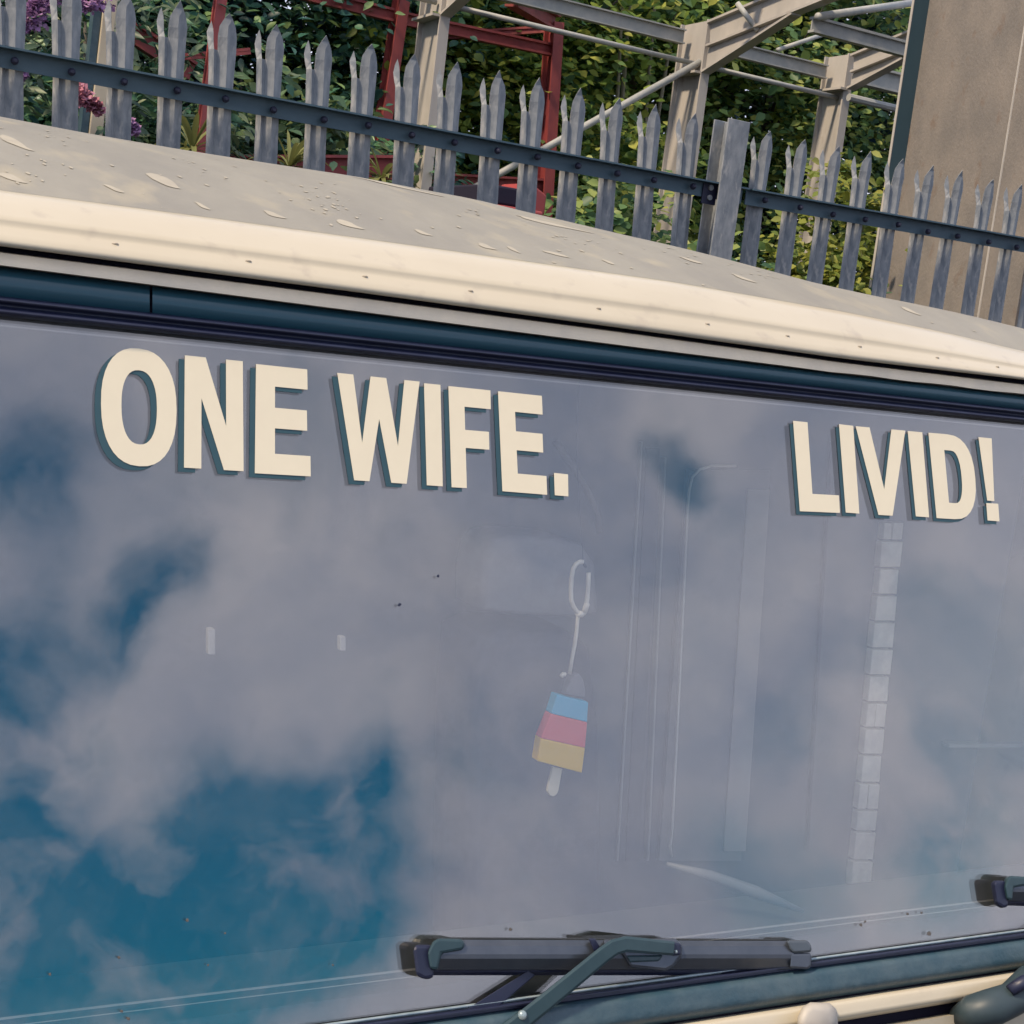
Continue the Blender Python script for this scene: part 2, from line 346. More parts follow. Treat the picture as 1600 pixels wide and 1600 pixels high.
# body shell (closed, so the cab is dark) and running gear
b = MB()
yb = 4.36; zt = 1.56
def side(e, px, sg):                         # side wall lofted to the end of every front and roof strip
    pts = [r[e] for r in reversed(front_rows)] + [onG(px, vl(1800)(px), .030), onG(px, vl(1757)(px), .020), onG(px, GB(px), .006), onG(px, c7(px), .006), onG(px, c5(px), .006),
           onY(px, c4(px), YW - .002), onY(px, c3(px), YW - .010)] + [moul(px, t) for t in (.6, .25)] + [r[e] for r in roof_rows]
    end = roof_rows[-1][e]; pts += [np.array([end[0], end[1], .30])]
    pts = [p_ + np.array([sg * .002, 0, 0]) for p_ in pts]; n_ = len(pts); c_ = np.array([np.mean([p_[0] for p_ in pts]) , 2.6, .95])
    obj('body_side', pts + [c_], [(i, (i + 1) % n_, n_) for i in range(n_)], cream, van, smooth=True)
    return end
def moul(px, t): return onY(px, c1(px) + (c3(px) - c1(px)) * t, YW + float(np.interp(t, [q[0] for q in prof], [q[1] for q in prof])))
eL, eR = side(0, PX[0], -1), side(-1, PX[-1], 1)
rear = [r_ for r_ in roof_rows[-1]]
obj('rear_panel', *sheet([rear, [np.array([q[0], q[1], .30]) for q in rear]]), cream, van)

MB().box((XL + .01, YW - .2, .28), (XR - .01, yb - .03, .31)).build('floor', inner, van)
MB().box((XL + .01, YW + .10, ZC - .035), (XR - .01, yb - .03, ZC - .02)).build('headliner', inner, van)
for wx, wy in ((XL + .16, 2.1), (XR - .16, 2.1), (XL + .16, 3.8), (XR - .16, 3.8)):
    w = MB().tube([(wx - .075, wy, .28), (wx - .06, wy, .28), (wx + .06, wy, .28), (wx + .075, wy, .28)], [.25, .28, .28, .25], 28).build('wheel', tyrem, van)
    MB().tube([(wx - .078, wy, .28), (wx + .078, wy, .28)], [.16, .16], 20).build('rim', chrome, w)
# rivets and nicks along the moulding
def moul_pt(px, t):
    dy = float(np.interp(t, [q[0] for q in prof], [q[1] for q in prof])); return onY(px, c1(px) + (c3(px) - c1(px)) * t, YW + dy)
for px in (180, 388, 570, 735, 935, 1105, 1230, 1343, 1464, 1558):
    p = moul_pt(px, .70); mb = MB()
    n = 8; rad = .0030; ring = []
    for j in range(n):
        an = 2 * math.pi * j / n; ring.append(p + np.array([math.cos(an) * rad * 1.3, -.0006, math.sin(an) * rad * .6]))
    mb.add(ring + [p + np.array([.001, -.0032, .0008])], [(j, (j + 1) % n, n) for j in range(n)])
    mb.build('rivet', mat('rivet_paint', (.46, .40, .31), rough=.5), mould, smooth=True)
# paint flaked from the roof
def flake(px, t, lp, lt, seed):
    r2 = random.Random(seed); n = 22; mb = []; sk = r2.uniform(.5, 1.1)
    for j in range(n):
        an = 2 * math.pi * j / n; c_, s_ = math.cos(an), math.sin(an); k = 1 + .12 * math.sin(an * 3 + seed) + r2.uniform(-.05, .05)
        q = roof_pt(px + c_ * lp * k, max(.012, min(.98, t - c_ * lt * sk + math.copysign(abs(s_) ** 1.4, s_) * lt * .55 * (1 - .35 * c_) * k))); q[2] += .0007; mb.append(q)
    c = roof_pt(px, t); c[2] += .0009
    obj('paint_flake', mb + [c], [(j, (j + 1) % n, n) for j in range(n)], flakem, van)
for i, a in enumerate([(620, .66, 70, .06), (860, .5, 60, .05), (22, .36, 26, .055), (20, .08, 22, .03), (255, .22, 27, .06), (178, .10, 16, .02), (316, .07, 12, .02), (428, .08, 18, .025), (545, .08, 22, .03),
                       (520, .20, 5, .012), (520, .34, 4, .012), (365, .55, 4, .01), (500, .45, 3, .01), (660, .1, 14, .02), (760, .07, 15, .025), (802, .08, 11, .02), (870, .10, 22, .02), (950, .10, 10, .02), (1078, .3, 18, .03), (1160, .2, 20, .03), (1420, .25, 16, .05)]):
    flake(*a, seed=i)
sv, sf = [], []
r3 = random.Random(5)
for i in range(170):
    cx_, ct = r3.choice([(480, .3), (520, .22), (60, .15), (90, .5), (300, .4), (760, .4), (900, .3), (1050, .4), (1200, .35), (r3.uniform(0, 1600), r3.uniform(.05, .9)), (r3.uniform(0, 1600), r3.uniform(.05, .9)), (r3.uniform(0, 1600), r3.uniform(.02, .2))])
    px_ = cx_ + r3.gauss(0, 26); t_2 = min(.96, max(.02, ct + r3.gauss(0, .06))); a_ = r3.uniform(.8, 3.4); k_ = len(sv)
    for j in range(6):
        an = 1.047 * j; q = roof_pt(px_ + math.cos(an) * a_ * r3.uniform(.7, 1.6), min(.99, max(.01, t_2 + math.sin(an) * a_ * .0022 - math.cos(an) * a_ * .0012))); q[2] += .0008; sv.append(q)
    sf.append(tuple(range(k_, k_ + 6)))
tag(obj('paint_specks', sv, sf, flakem, van), kind='stuff')

# ---- lettering: outlines in a unit box, stretched over the quad each letter fills
def ell(cx, cy, rx, ry, n=36, p=2.35):
    o = []
    for j in range(n):
        a = 2 * math.pi * j / n; c, s_ = math.cos(a), math.sin(a)
        o.append((cx + rx * math.copysign(abs(c) ** (2 / p), c), cy + ry * math.copysign(abs(s_) ** (2 / p), s_)))
    return o
def halfD(x0, x1, y0, y1, n=14):
    o = [(x0, y0)]; xm = x0 + (x1 - x0) * .42
    for j in range(n + 1):
        a = -math.pi / 2 + math.pi * j / n; o.append((xm + (x1 - xm) * max(0, math.cos(a)) ** .8, (y0 + y1) / 2 + (y1 - y0) / 2 * math.copysign(abs(math.sin(a)) ** .85, math.sin(a))))
    o.append((x0, y1)); return o
def Eo(s=.36, a=.19, m=.83): return [(0, 0), (1, 0), (1, a), (s, a), (s, .5 - a * .5 + .02), (.95, .5 - a * .5 + .02), (.95, .5 + a * .5 + .02), (s, .5 + a * .5 + .02), (s, 1 - a), (.97, 1 - a), (.97, 1), (0, 1)]
GLY = {
 'O': ('ring', ell(.5, .5, .5, .5), ell(.505, .5, .235, .315)),
 'N': ('poly', [(0, 0), (.29, 0), (.29, .63), (.67, 0), (1, 0), (1, 1), (.71, 1), (.71, .40), (.36, 1), (0, 1)]),
 'E': ('poly', Eo()),
 'W': ('poly', [(0, 1), (.175, .0), (.365, .0), (.50, .60), (.635, 0), (.825, 0), (1, 1), (.815, 1), (.725, .36), (.595, 1), (.405, 1), (.285, .36), (.195, 1)]),
 'I': ('poly', [(0, 0), (1, 0), (1, 1), (0, 1)]),
 'F': ('poly', [(0, 0), (.37, 0), (.37, .40), (.94, .40), (.94, .58), (.37, .58), (.37, .81), (1, .81), (1, 1), (0, 1)]),
 'L': ('poly', [(0, 0), (1, 0), (1, .20), (.345, .20), (.345, 1), (0, 1)]),
 'V': ('poly', [(.355, 0), (.645, 0), (1, 1), (.72, 1), (.505, .30), (.28, 1), (0, 1)]),
 'D': ('ring', halfD(0, 1, 0, 1), halfD(.33, .68, .19, .81)),
 '!': ('poly', [(.22, 0), (.80, 0), (1, 1), (0, 1)]),
}
def letter(ch, quad, name='letter'):
    TL, TR, BR, BL = [np.array(q, float) for q in quad]
    def mp(u, v, off): 
        q = BL * (1 - u) * (1 - v) + BR * u * (1 - v) + TL * (1 - u) * v + TR * u * v
        return onG(q[0], q[1], off)
    sh = np.array([-.0068, -.0048])           # drop shadow, in metres along the glass
    upg = np.array([0, math.sin(TILT), math.cos(TILT)])
    for nm, m, o0, o1, dx in (('letter_shadow', shadm, .0003, .0007, sh), (name, lettm, .0008, .0016, (0, 0))):
        D = np.array([dx[0], 0, 0]) + upg * dx[1]
        def pt(u, v, o): return mp(u, v, o) + D
        kind = GLY[ch][0]
        if kind == 'poly':
            P = GLY[ch][1]; n = len(P); v = [pt(*p, o1) for p in P] + [pt(*p, o0) for p in P]
            f = [tuple(range(n))] + [(i, i + n, (i + 1) % n + n, (i + 1) % n) for i in range(n)]
        else:
            A, B = GLY[ch][1], GLY[ch][2]; n = len(A)
            v = [pt(*p, o1) for p in A] + [pt(*p, o1) for p in B] + [pt(*p, o0) for p in A] + [pt(*p, o0) for p in B]; f = []
            for i in range(n):
                j = (i + 1) % n; f += [(i, j, n + j, n + i), (i, 2 * n + i, 2 * n + j, j), (n + i, n + j, 3 * n + j, 3 * n + i)]
        obj(nm, v, f, m, screen)
k8 = lambda *q: [(x / 1.6, y / 1.6 + 450) for x, y in q]
k7 = lambda *q: [(1000 + x / 1.8817, 600 + y / 1.8817) for x, y in q]
for ch, q in [('O', k8((251, 141), (442, 161), (441, 453), (254, 438))), ('N', k8((462, 168), (607, 183), (609, 458), (460, 449))),
              ('E', k8((640, 190), (772, 204), (777, 471), (637, 463))), ('W', k8((843, 212), (1049, 234), (1052, 492), (850, 478))),
              ('I', k8((1060, 238), (1101, 242), (1107, 496), (1067, 493))), ('F', k8((1121, 245), (1226, 256), (1232, 504), (1129, 498))),
              ('E', k8((1245, 258), (1358, 270), (1368, 517), (1256, 508))), ('I', k8((1385, 462), (1420, 466), (1421, 521), (1387, 518))),
              ('L', k7((450, 108), (573, 121), (588, 379), (470, 374))), ('I', k7((585, 118), (627, 123), (645, 381), (605, 378))),
              ('V', k7((634, 124), (780, 137), (794, 390), (650, 382))), ('I', k7((787, 138), (830, 142), (850, 392), (811, 389))),
              ('D', k7((848, 143), (976, 154), (996, 402), (872, 394))), ('!', k7((995, 156), (1034, 160), (1049, 345), (1013, 342))),
              ('I', k7((1018, 350), (1053, 352), (1057, 404), (1022, 401)))]:
    letter(ch, q)

# ---- wipers
def wiper(dx):
    q = lambda x, y, o: onG(x, y, o * .46) + np.array([dx, 0, 0])
    w = empty('wiper', tuple(q(950, 1490, .03)), None, None); w.parent = van
    w.location = Vector(ORG[w.name] - ORG[van.name])
    def ext(poly_px, o0, o1, name, m, bev=.0015):
        mb = MB(); a = [q(x, y, o0) for x, y in poly_px]; b_ = [q(x, y, o1) for x, y in poly_px]; n = len(a)
        mb.add(a + b_, [tuple(range(n)), tuple(reversed(range(n, 2 * n)))] + [((i + 1) % n, i, i + n, (i + 1) % n + n) for i in range(n)])
        return mb.build(name, m, w, bevel=bev)
    # spoiler blade: sloped pale top face, dark front face
    secs = []
    for x in np.linspace(682, 1240, 9):
        y = 1468 + (x - 682) * .004; tp = (x - 682) / 558
        secs.append([q(x, y + 1, .020), q(x, y + 0, .030), q(x, y + 10 - 2 * tp, .044), q(x, y + 23 - 2 * tp, .049), q(x, y + 30 - 3 * tp, .048), q(x, y + 47 - 3 * tp, .030), q(x, y + 48 - 3 * tp, .016)])
    v, f = sheet(secs); obj('blade_spoiler', v, [tuple(reversed(k)) for k in f], wipm, w, smooth=False)
    obj('rubber', *sheet([[q(x, 1503, .020) for x in (660, 1250)], [q(x, 1519, .014) for x in (660, 1250)], [q(x, 1524, .001) for x in (660, 1250)], [q(x, 1512, .010) for x in (660, 1250)]]), black, w)
    # left end cap
    ext([(645, 1480), (652, 1476), (676, 1476), (678, 1528), (664, 1531), (650, 1524)], .012, .044, 'end_cap', black, .004)
    ext([(676, 1472), (684, 1466), (722, 1467), (727, 1474), (724, 1484), (690, 1490), (684, 1516), (672, 1514), (668, 1488)], .026, .056, 'end_clip', armm, .004)
    # right end cap
    ext([(1228, 1469), (1262, 1469), (1268, 1478), (1268, 1488), (1240, 1490), (1234, 1484)], .026, .054, 'end_clip', mat('satin_clip', (.10, .12, .14), rough=.25, metal=.4), .003)
    ext([(1236, 1489), (1268, 1489), (1268, 1510), (1262, 1515), (1234, 1513)], .014, .050, 'end_cap', wipm, .003)
    # connector
    ext([(940, 1468), (1056, 1466), (1066, 1476), (1066, 1494), (1052, 1512), (1040, 1518), (985, 1512), (972, 1490), (948, 1486)], .030, .058, 'connector', wipm, .004)
    ext([(919, 1466), (930, 1466), (936, 1478), (940, 1487), (928, 1487)], .036, .058, 'connector_catch', black, .002)
    ext([(1050, 1472), (1064, 1474), (1064, 1492), (1050, 1494)], .050, .066, 'connector_pin_housing', black, .002)
    MB().tube([q(1056, 1487, .060), q(1056, 1487, .0695)], .0022, 10).build('pin', chrome, w, smooth=True)
    ext([(978, 1493), (1036, 1492), (1030, 1502), (984, 1504)], .054, .063, 'connector_rib', armm, .002)
    # arm: flat channel, bends at the hook
    cx = [(1052, 1482, .072, 9), (1010, 1478, .080, 10), (978, 1475, .083, 10.5), (960, 1480, .083, 11), (944, 1491, .082, 11), (905, 1523, .076, 11.5), (850, 1568, .066, 12), (790, 1616, .054, 13), (730, 1664, .044, 14), (700, 1690, .042, 14)]
    L_, R_, mid = [], [], []
    for i, (x, y, o, h) in enumerate(cx):
        a = np.array(cx[max(i - 1, 0)][:2]); b_ = np.array(cx[min(i + 1, len(cx) - 1)][:2]); t = _unit(b_ - a); n_ = np.array([t[1], -t[0]])
        L_.append((x + n_[0] * h, y + n_[1] * h, o)); R_.append((x - n_[0] * h, y - n_[1] * h, o))
    rr = [[q(a[0], a[1], a[2] - .012) for a in L_], [q(a[0], a[1], a[2] - .001) for a in L_], [q(a[0] * .88 + c[0] * .12, a[1] * .88 + c[1] * .12, a[2] + .001) for a, c in zip(L_, R_)],
          [q(a[0] * .12 + c[0] * .88, a[1] * .12 + c[1] * .88, a[2] + .001) for a, c in zip(L_, R_)], [q(a[0], a[1], a[2] - .001) for a in R_], [q(a[0], a[1], a[2] - .012) for a in R_]]
    arm = obj('arm', *sheet(rr), armm, w); sd = arm.modifiers.new('s', 'SOLIDIFY'); sd.thickness = .0015
    MB().tube([q(816, 1586, .060), q(816, 1586, .068)], [.006, .0045], 12).build('arm_bolt', chrome, w, smooth=True)
    MB().tube([q(700, 1690, .010), q(700, 1690, .040), q(700, 1690, .052)], [.024, .022, .012], 20).build('pivot', wipm, w, smooth=True)
    ext([(826, 1516), (836, 1524), (780, 1572), (730, 1588), (724, 1580)], .010, .016, 'linkage', black, .001)
    return w
wiper(0)
wiper(onG(1553, 1392)[0] - onG(658, 1500)[0])
# washer nozzle and pivot cover at the lower edge
p = lambda x, y, o: onG(x, y, o)
mb = MB(); ringp = []
base = [(1246, 1612), (1246, 1590), (1254, 1573), (1266, 1566), (1296, 1567), (1306, 1576), (1309, 1594), (1310, 1614)]
n = len(base); cxm = np.mean([q[0] for q in base]); cym = 1596
lay = []
for sc, o in ((1, .030), (1, .050), (.86, .060), (.55, .064)): lay.append([p(cxm + (x - cxm) * sc, cym + (y - cym) * sc, o) for x, y in base])
v = [q for l in lay for q in l]; f = []
for i in range(3):
    for j in range(n): f.append((i * n + j, i * n + (j + 1) % n, (i + 1) * n + (j + 1) % n, (i + 1) * n + j))
f.append(tuple(3 * n + j for j in range(n)))
obj('washer_nozzle', v, f, mat('nozzle_plastic', (.42, .39, .34), (.36, .34, .31), rough=.55), van, smooth=True)
pv = MB().tube([p(1500, 1590, .03), p(1520, 1580, .058), p(1550, 1574, .066), p(1580, 1562, .062), p(1612, 1538, .066), p(1660, 1512, .062)], [.016, .021, .024, .022, .026, .02], 16).build('pivot_cover', mat('pivot_paint', (.022, .038, .048), (.03, .05, .06), rough=.5, scale=20), van, smooth=True)
MB().tube([p(1578, 1548, .080), p(1600, 1534, .088), p(1640, 1520, .088)], [.008, .009, .008], 10).build('pivot_clip', black, pv, smooth=True)
# specks on the glass
for x, y, s_ in [(325, 1508, 2.4), (352, 1458, 2), (520, 1508, 2), (186, 1496, 2.5), (293, 1438, 3), (78, 1522, 3), (685, 900, 2.5), (624, 945, 3), (798, 1452, 3), (1418, 1428, 3), (1345, 1445, 3), (1352, 1440, 2), (1452, 1458, 4), (1440, 1426, 2), (190, 1580, 2.5), (200, 1592, 3)]:
    n = 7; rr = [p(x + math.cos(6.28 * j / n) * s_ * random.uniform(.6, 1.2), y + math.sin(6.28 * j / n) * s_ * random.uniform(.6, 1.2), .0004) for j in range(n)]
    obj('dirt_speck', rr + [p(x, y, .0006)], [(j, (j + 1) % n, n) for j in range(n)], mat('grime', (.11, .10, .095), rough=.9) if y > 1400 else black, screen)

# ---- inside the cab
YB = YW + .38
bulk = MB().box((XL + .01, YB, .31), (XR - .01, YB + .02, ZC - .04)).build('bulkhead', innerl, van)
def onB(x, y, o=0): return onY(x, y, YB - o)
def vline(name, x0, y0, x1, y1, wpx, m, o0=.001, o1=.006, par=bulk):
    a = [onB(x0 - wpx / 2, y0, o1), onB(x0 + wpx / 2, y0, o1), onB(x1 + wpx / 2, y1, o1), onB(x1 - wpx / 2, y1, o1)]
    return MB().hexa(a, [q + np.array([0, o1 - o0, 0]) for q in a]).build(name, m, par)
vline('door_panel', 1140, 735, 1094, 1345, 128, mat('door_panel_grey', (.20, .20, .19), (.16, .165, .165), rough=.7, scale=4), .001, .010)
tp = [onB(x, y, .016) for x, y in [(1150, 728), (1112, 728), (1094, 733), (1082, 745), (1077, 765), (1074, 800), (1062, 1060), (1050, 1300), (1047, 1322), (1049, 1338)]]
MB().tube(tp, .0022, 8).build('door_seal', trimw, bulk, smooth=True)
vline('door_frame', 1040, 715, 1013, 1345, 3, mat('dull_trim', (.34, .34, .32), rough=.6), .001, .012)
vline('door_frame', 1003, 690, 965, 1345, 3, MATS['dull_trim'], .001, .006)
vline('door_frame', 1021, 700, 988, 1345, 20, mat('jamb', (.08, .085, .10), rough=.7), .001, .004)
vline('panel_strip', 1186, 765, 1148, 1330, 34, mat('panel_strip_m', (.36, .34, .31), rough=.7), .001, .014)
vline('panel_strip', 1300, 690, 1262, 1330, 3, MATS['jamb'], .001, .008)
# stone-effect tiles stacked up the edge of the bulkhead
ys = [815, 845, 888, 930, 972, 1014, 1056, 1098, 1138, 1180, 1224, 1266, 1300, 1345, 1390]
for i in range(len(ys) - 1):
    y0, y1 = ys[i] + 2, ys[i + 1] - 2; cx = lambda y: 1396 - (y - 830) * .0915
    w = 30 + random.uniform(-2, 2)
    pieces = [(0, 1)] if i not in (0, 7, 10) else [(0, .42), (.47, 1)]
    for u0, u1 in pieces:
        a = [(cx(y1) - w / 2 + w * u0 + random.uniform(-1, 1), y1), (cx(y1) - w / 2 + w * u1, y1), (cx(y0) - w / 2 + w * u1 + random.uniform(-1, 1), y0), (cx(y0) - w / 2 + w * u0, y0)]
        o = .018 + random.uniform(-.003, .003); a = [onB(x, y, o) for x, y in a]
        MB().hexa(a, [q + np.array([0, .016, 0]) for q in a]).build('tile', brickm, bulk, bevel=.0015)
vline('shelf_edge', 1548, 1163, 1548, 1168, 130, MATS['dull_trim'], .001, .02)
# seat with headrest
def rbox(name, pts_px, Y0, depth, m, par, steps=4, inset=6):
    n = len(pts_px); c = np.mean(np.array(pts_px), axis=0); lay = []
    for s_, dy in ((1, depth), (1, .03), (.985, .012), (.95, .003), (.86, 0)):
        lay.append([onY(c[0] + (x - c[0]) * s_, c[1] + (y - c[1]) * s_, Y0) + np.array([0, dy, 0]) for x, y in pts_px])
    v = [q for l in lay for q in l]; f = []
    for i in range(len(lay) - 1):
        for j in range(n): f.append((i * n + j, i * n + (j + 1) % n, (i + 1) * n + (j + 1) % n, (i + 1) * n + j))
    f.append(tuple((len(lay) - 1) * n + j for j in range(n)))
    return obj(name, v, f, m, par, smooth=True)
seat = rbox('seat', [(730, 1500), (736, 1120), (748, 1000), (780, 985), (900, 992), (925, 1010), (940, 1130), (946, 1500)], YW + .22, .12, mat('seat_dark', (.07, .072, .085), (.055, .06, .07), rough=.9, scale=30, bump=.1), van)
rbox('headrest', [(752, 955), (752, 900), (760, 862), (774, 842), (800, 836), (870, 840), (915, 852), (934, 880), (940, 960), (900, 968), (800, 962)], YW + .19, .08, seatm, seat)
tp = [onY(x, y, YW + .26) for x, y in [(868, 690), (900, 735), (922, 775), (934, 805), (936, 832)]]
MB().tube(tp, .005, 8).build('seat_belt_guide', mat('belt', (.20, .19, .18), rough=.6), seat, smooth=True)
# dashboard; the paler bar on it stands in for its ridge highlight
d = MB()
rows = [[onG(px, GB(px) + 20, -.02) for px in PX], [onG(px, GB(px) - 40, -.03) for px in PX]]
rows.append([q + np.array([0, .12, .005]) for q in rows[-1]]); rows.append([q + np.array([0, .20, -.10]) for q in rows[-1]]); rows.append([q + np.array([0, .02, -.35]) for q in rows[-1]])
dash = obj('dashboard', *sheet(rows), mat('dash_vinyl', (.040, .046, .05), (.03, .036, .04), rough=.6, scale=10), van, smooth=False)
MB().tube([onG(1042, 1350, -.10), onG(1110, 1368, -.085), onG(1180, 1394, -.07), onG(1255, 1424, -.05)], [.003, .007, .009, .003], 12).build('ridge_highlight_bar', mat('ridge_highlight_vinyl', (.15, .155, .155), (.12, .125, .13), rough=.5, scale=8), dash, smooth=True)
for x, y, w_, h_ in ((331, 1003, 11, 40), (536, 1006, 9, 22)):
    a = [onG(x - w_ / 2, y + h_ / 2, -.012), onG(x + w_ / 2, y + h_ / 2, -.012), onG(x + w_ / 2, y - h_ / 2, -.012), onG(x - w_ / 2, y - h_ / 2, -.012)]
    c = MB().hexa(a, [q + np.array([0, .010, 0]) for q in a]).build('sticker_clip', mat('clip_plastic', (.28, .28, .27), (.22, .22, .22), rough=.5), screen, bevel=.001)

# ------------------------------------------------------------------ ice lolly on its cord, hanging just behind the glass
YL = YW + .02
lol = empty('ice_lolly_ornament', tuple(onY(866, 1240, YL)), 'wooden ice lolly ornament in blue, pink and yellow bands hanging behind windscreen', 'ornament')
def q8(x, y): return (840 + x / 4.0, 860 + y / 4.0)
def band(name, quad, m, th=.017, bev=.0014):
    a = [onY(*q8(*k), YL) for k in quad]; return MB().hexa(a, [k + np.array([0.0, th, 0]) for k in a]).build(name, m, lol, bevel=bev)
band('yellow_band', [(0, 1318), (278, 1392), (298, 1236), (22, 1176)], mat('yellow_wood', (1, .60, .0), (.96, .56, .0), rough=.6, scale=20, stretch=(1, 1, .2)))
band('pink_band', [(23, 1175), (298, 1235), (312, 1076), (84, 1022)], mat('pink_wood', (.95, .10, .11), (.88, .09, .10), rough=.6, scale=20, stretch=(1, 1, .2)), .0165)
band('blue_band', [(86, 1020), (311, 1074), (318, 950), (122, 902)], mat('blue_wood', (.02, .50, .76), (.02, .46, .70), rough=.6, scale=20, stretch=(1, 1, .2)), .016)
tip = [(172, 898), (298, 922), (298, 860), (288, 810), (266, 776), (240, 772), (205, 815)]
a = [onY(*q8(*k), YL + .002) for k in tip]; MB().prism(a, (0, .013, 0)).build('tip', mat('grey_wood', (.20, .20, .22), (.17, .17, .19), rough=.7, scale=20), lol, bevel=.002)
st = [(96, 1352), (156, 1366), (132, 1500), (122, 1524), (100, 1540), (78, 1532), (62, 1508), (66, 1480)]
a = [onY(*q8(*k), YL + .006) for k in st]; MB().prism(a, (0, .005, 0)).build('stick', mat('stick_wood', (.78, .70, .52), (.68, .60, .44), rough=.7, scale=20), lol, bevel=.001)
cordm = mat('white_cord', (.80, .74, .62), (.70, .64, .54), rough=.8, scale=60)
def cord(pts, r, nm='cord'): return MB().tube([onY(*q8(*k), YL + .004) for k in pts], r, 8).build(nm, cordm, lol, smooth=True)
cord([(200, 772), (214, 680), (232, 590), (244, 500), (250, 430), (256, 400)], .0026)
cord([(284, 72), (262, 72), (240, 86), (222, 116), (212, 170), (208, 250), (210, 310), (224, 350), (244, 382), (262, 398)], .0031, 'loop')
cord([(262, 398), (292, 392), (304, 350), (310, 300), (316, 220), (318, 140)], .0031, 'loop')
cord([(248, 412), (262, 396), (280, 402)], .0045, 'knot'); cord([(292, 384), (302, 352), (310, 330)], .0040, 'knot')
cord([(146, 790), (160, 772), (172, 776)], .0030, 'knot')
MB().tube([onY(*q8(284, 72), YL + .004), onY(900, 700, YL + .008), onY(908, 560, YL + .012), onY(910, 545, YL + .02)], .0005, 6).build('thread', black, lol)
MB().tube([onY(*q8(300, 106), YL + .004), onY(*q8(284, 74), YL + .004)], .0018, 6).build('thread_ring', boltm, lol)

# ------------------------------------------------------------------ palisade fence
YF = 4.8
fence = empty('palisade_fence', (3.4, YF, 0), 'galvanised steel palisade fence with split spiked pales behind the van', 'fence')
zr = onY(550, 178, YF)[2]; ztip = ZC + .180 * YF
def pale_mesh(name, var):
    r2 = random.Random(var); w = .041; j = lambda s: r2.uniform(-s, s)
    zn = -.118 + j(.006); zb = -ztip + .05; w = .040
    xs = [-w, -.026, -.014, .012, w]; yy = [.008, -.006, .004, -.009, .004]
    v, f = [], []
    zz = [zb, -1.2, -.75, -.42, -.30, -.20, zn]; wid = [1, 1, 1, 1, .98, 1.04, 1.12]
    for z, k in zip(zz, wid): v += [(x * k + j(.0012), y, z) for x, y in zip(xs, yy)]
    n = 5
    for i in range(len(zz) - 1):
        for c in range(4): a = i * n + c; f.append((a, a + 1, a + 1 + n, a + n))
    tb = (len(zz) - 1) * n
    # right, taller prong: blade-shaped, carries the body's line on
    k = len(v); tx = .011 + j(.004)
    v += [(-.018, -.002, -.080), (.011, -.012, -.080), (.045, .000, -.076), (-.014, -.004, -.046), (.012, -.013, -.046), (.039, -.002, -.044), (tx - .013, -.010, -.020), (tx + .012, -.010, -.020), (tx, -.016, j(.006))]
    f += [(tb + 2, tb + 3, k + 1, k), (tb + 3, tb + 4, k + 2, k + 1), (k, k + 1, k + 4, k + 3), (k + 1, k + 2, k + 5, k + 4), (k + 3, k + 4, k + 6), (k + 4, k + 5, k + 7), (k + 4, k + 7, k + 6), (k + 6, k + 7, k + 8)]
    # left prong, narrower, shorter and bent back
    k = len(v); lz = j(.008)
    v += [(-.048, .012, -.092), (-.030, .004, -.094), (-.049, .020, -.066), (-.029, .011, -.068), (-.043, .024, -.046 + lz), (-.029, .018, -.048 + lz), (-.034, .024, -.024 + lz)]
    f += [(tb, tb + 1, k + 1, k), (k, k + 1, k + 3, k + 2), (k + 2, k + 3, k + 5, k + 4), (k + 4, k + 5, k + 6)]
    me = bpy.data.meshes.new('pale'); me.from_pydata(v, [], f); me.update(); me.materials.append(galv); return me
pm = [pale_mesh('pale', s) for s in range(6)]
bolt_me = MB().tube([(0, -.004, 0), (0, -.009, 0), (0, -.017, 0), (0, -.022, 0)], [.012, .012, .010, .005], 10)
bme = bpy.data.meshes.new('bolt'); bme.from_pydata([tuple(q) for q in bolt_me.v], [], bolt_me.f); bme.materials.append(boltm); bme.update()
def add_pale(x, tilt):
    o = bpy.data.objects.new('pale', random.choice(pm)); COL.objects.link(o); o.parent = fence
    o.location = Vector((x - 3.4, random.uniform(-.002, .002), ztip + random.uniform(-.004, .004)))
    o.rotation_euler = (random.uniform(-.012, .012), -R(tilt) + random.uniform(-.008, .008), random.uniform(-.06, .06))
    md = o.modifiers.new('s', 'SOLIDIFY'); md.thickness = .003
    bo = bpy.data.objects.new('bolt', bme); COL.objects.link(bo); bo.parent = o
    dz = zr - .038 - ztip
    bo.location = (.004, -.042, dz / math.cos(R(tilt)))
xs = [onY(px, 100, YF)[0] for px in ()]
tipx = [(273, 3), (350, 20), (425, 37), (502, 53), (572, 69), (640, 85), (707, 97), (774, 113), (836, 127), (901, 141), (960, 152), (1019, 164), (1079, 178)]
X0 = [onY(a, b_, YF)[0] for a, b_ in tipx]; sp = X0[1] - X0[0]
for k in range(1, 9): add_pale(X0[0] - .166 * k, 3.4)
for x in X0: add_pale(x, 3.2)
rx = [onY(a, b_, YF)[0] for a, b_ in [(1197, 199), (1251, 211), (1304, 223), (1353, 234), (1404, 245), (1451, 255), (1498, 265), (1545, 275), (1590, 284)]]
for x in rx: add_pale(x, .6)
for k in range(1, 9): add_pale(rx[-1] + .177 * k, .6)
xpost = onY(1150, 300, YF)[0]
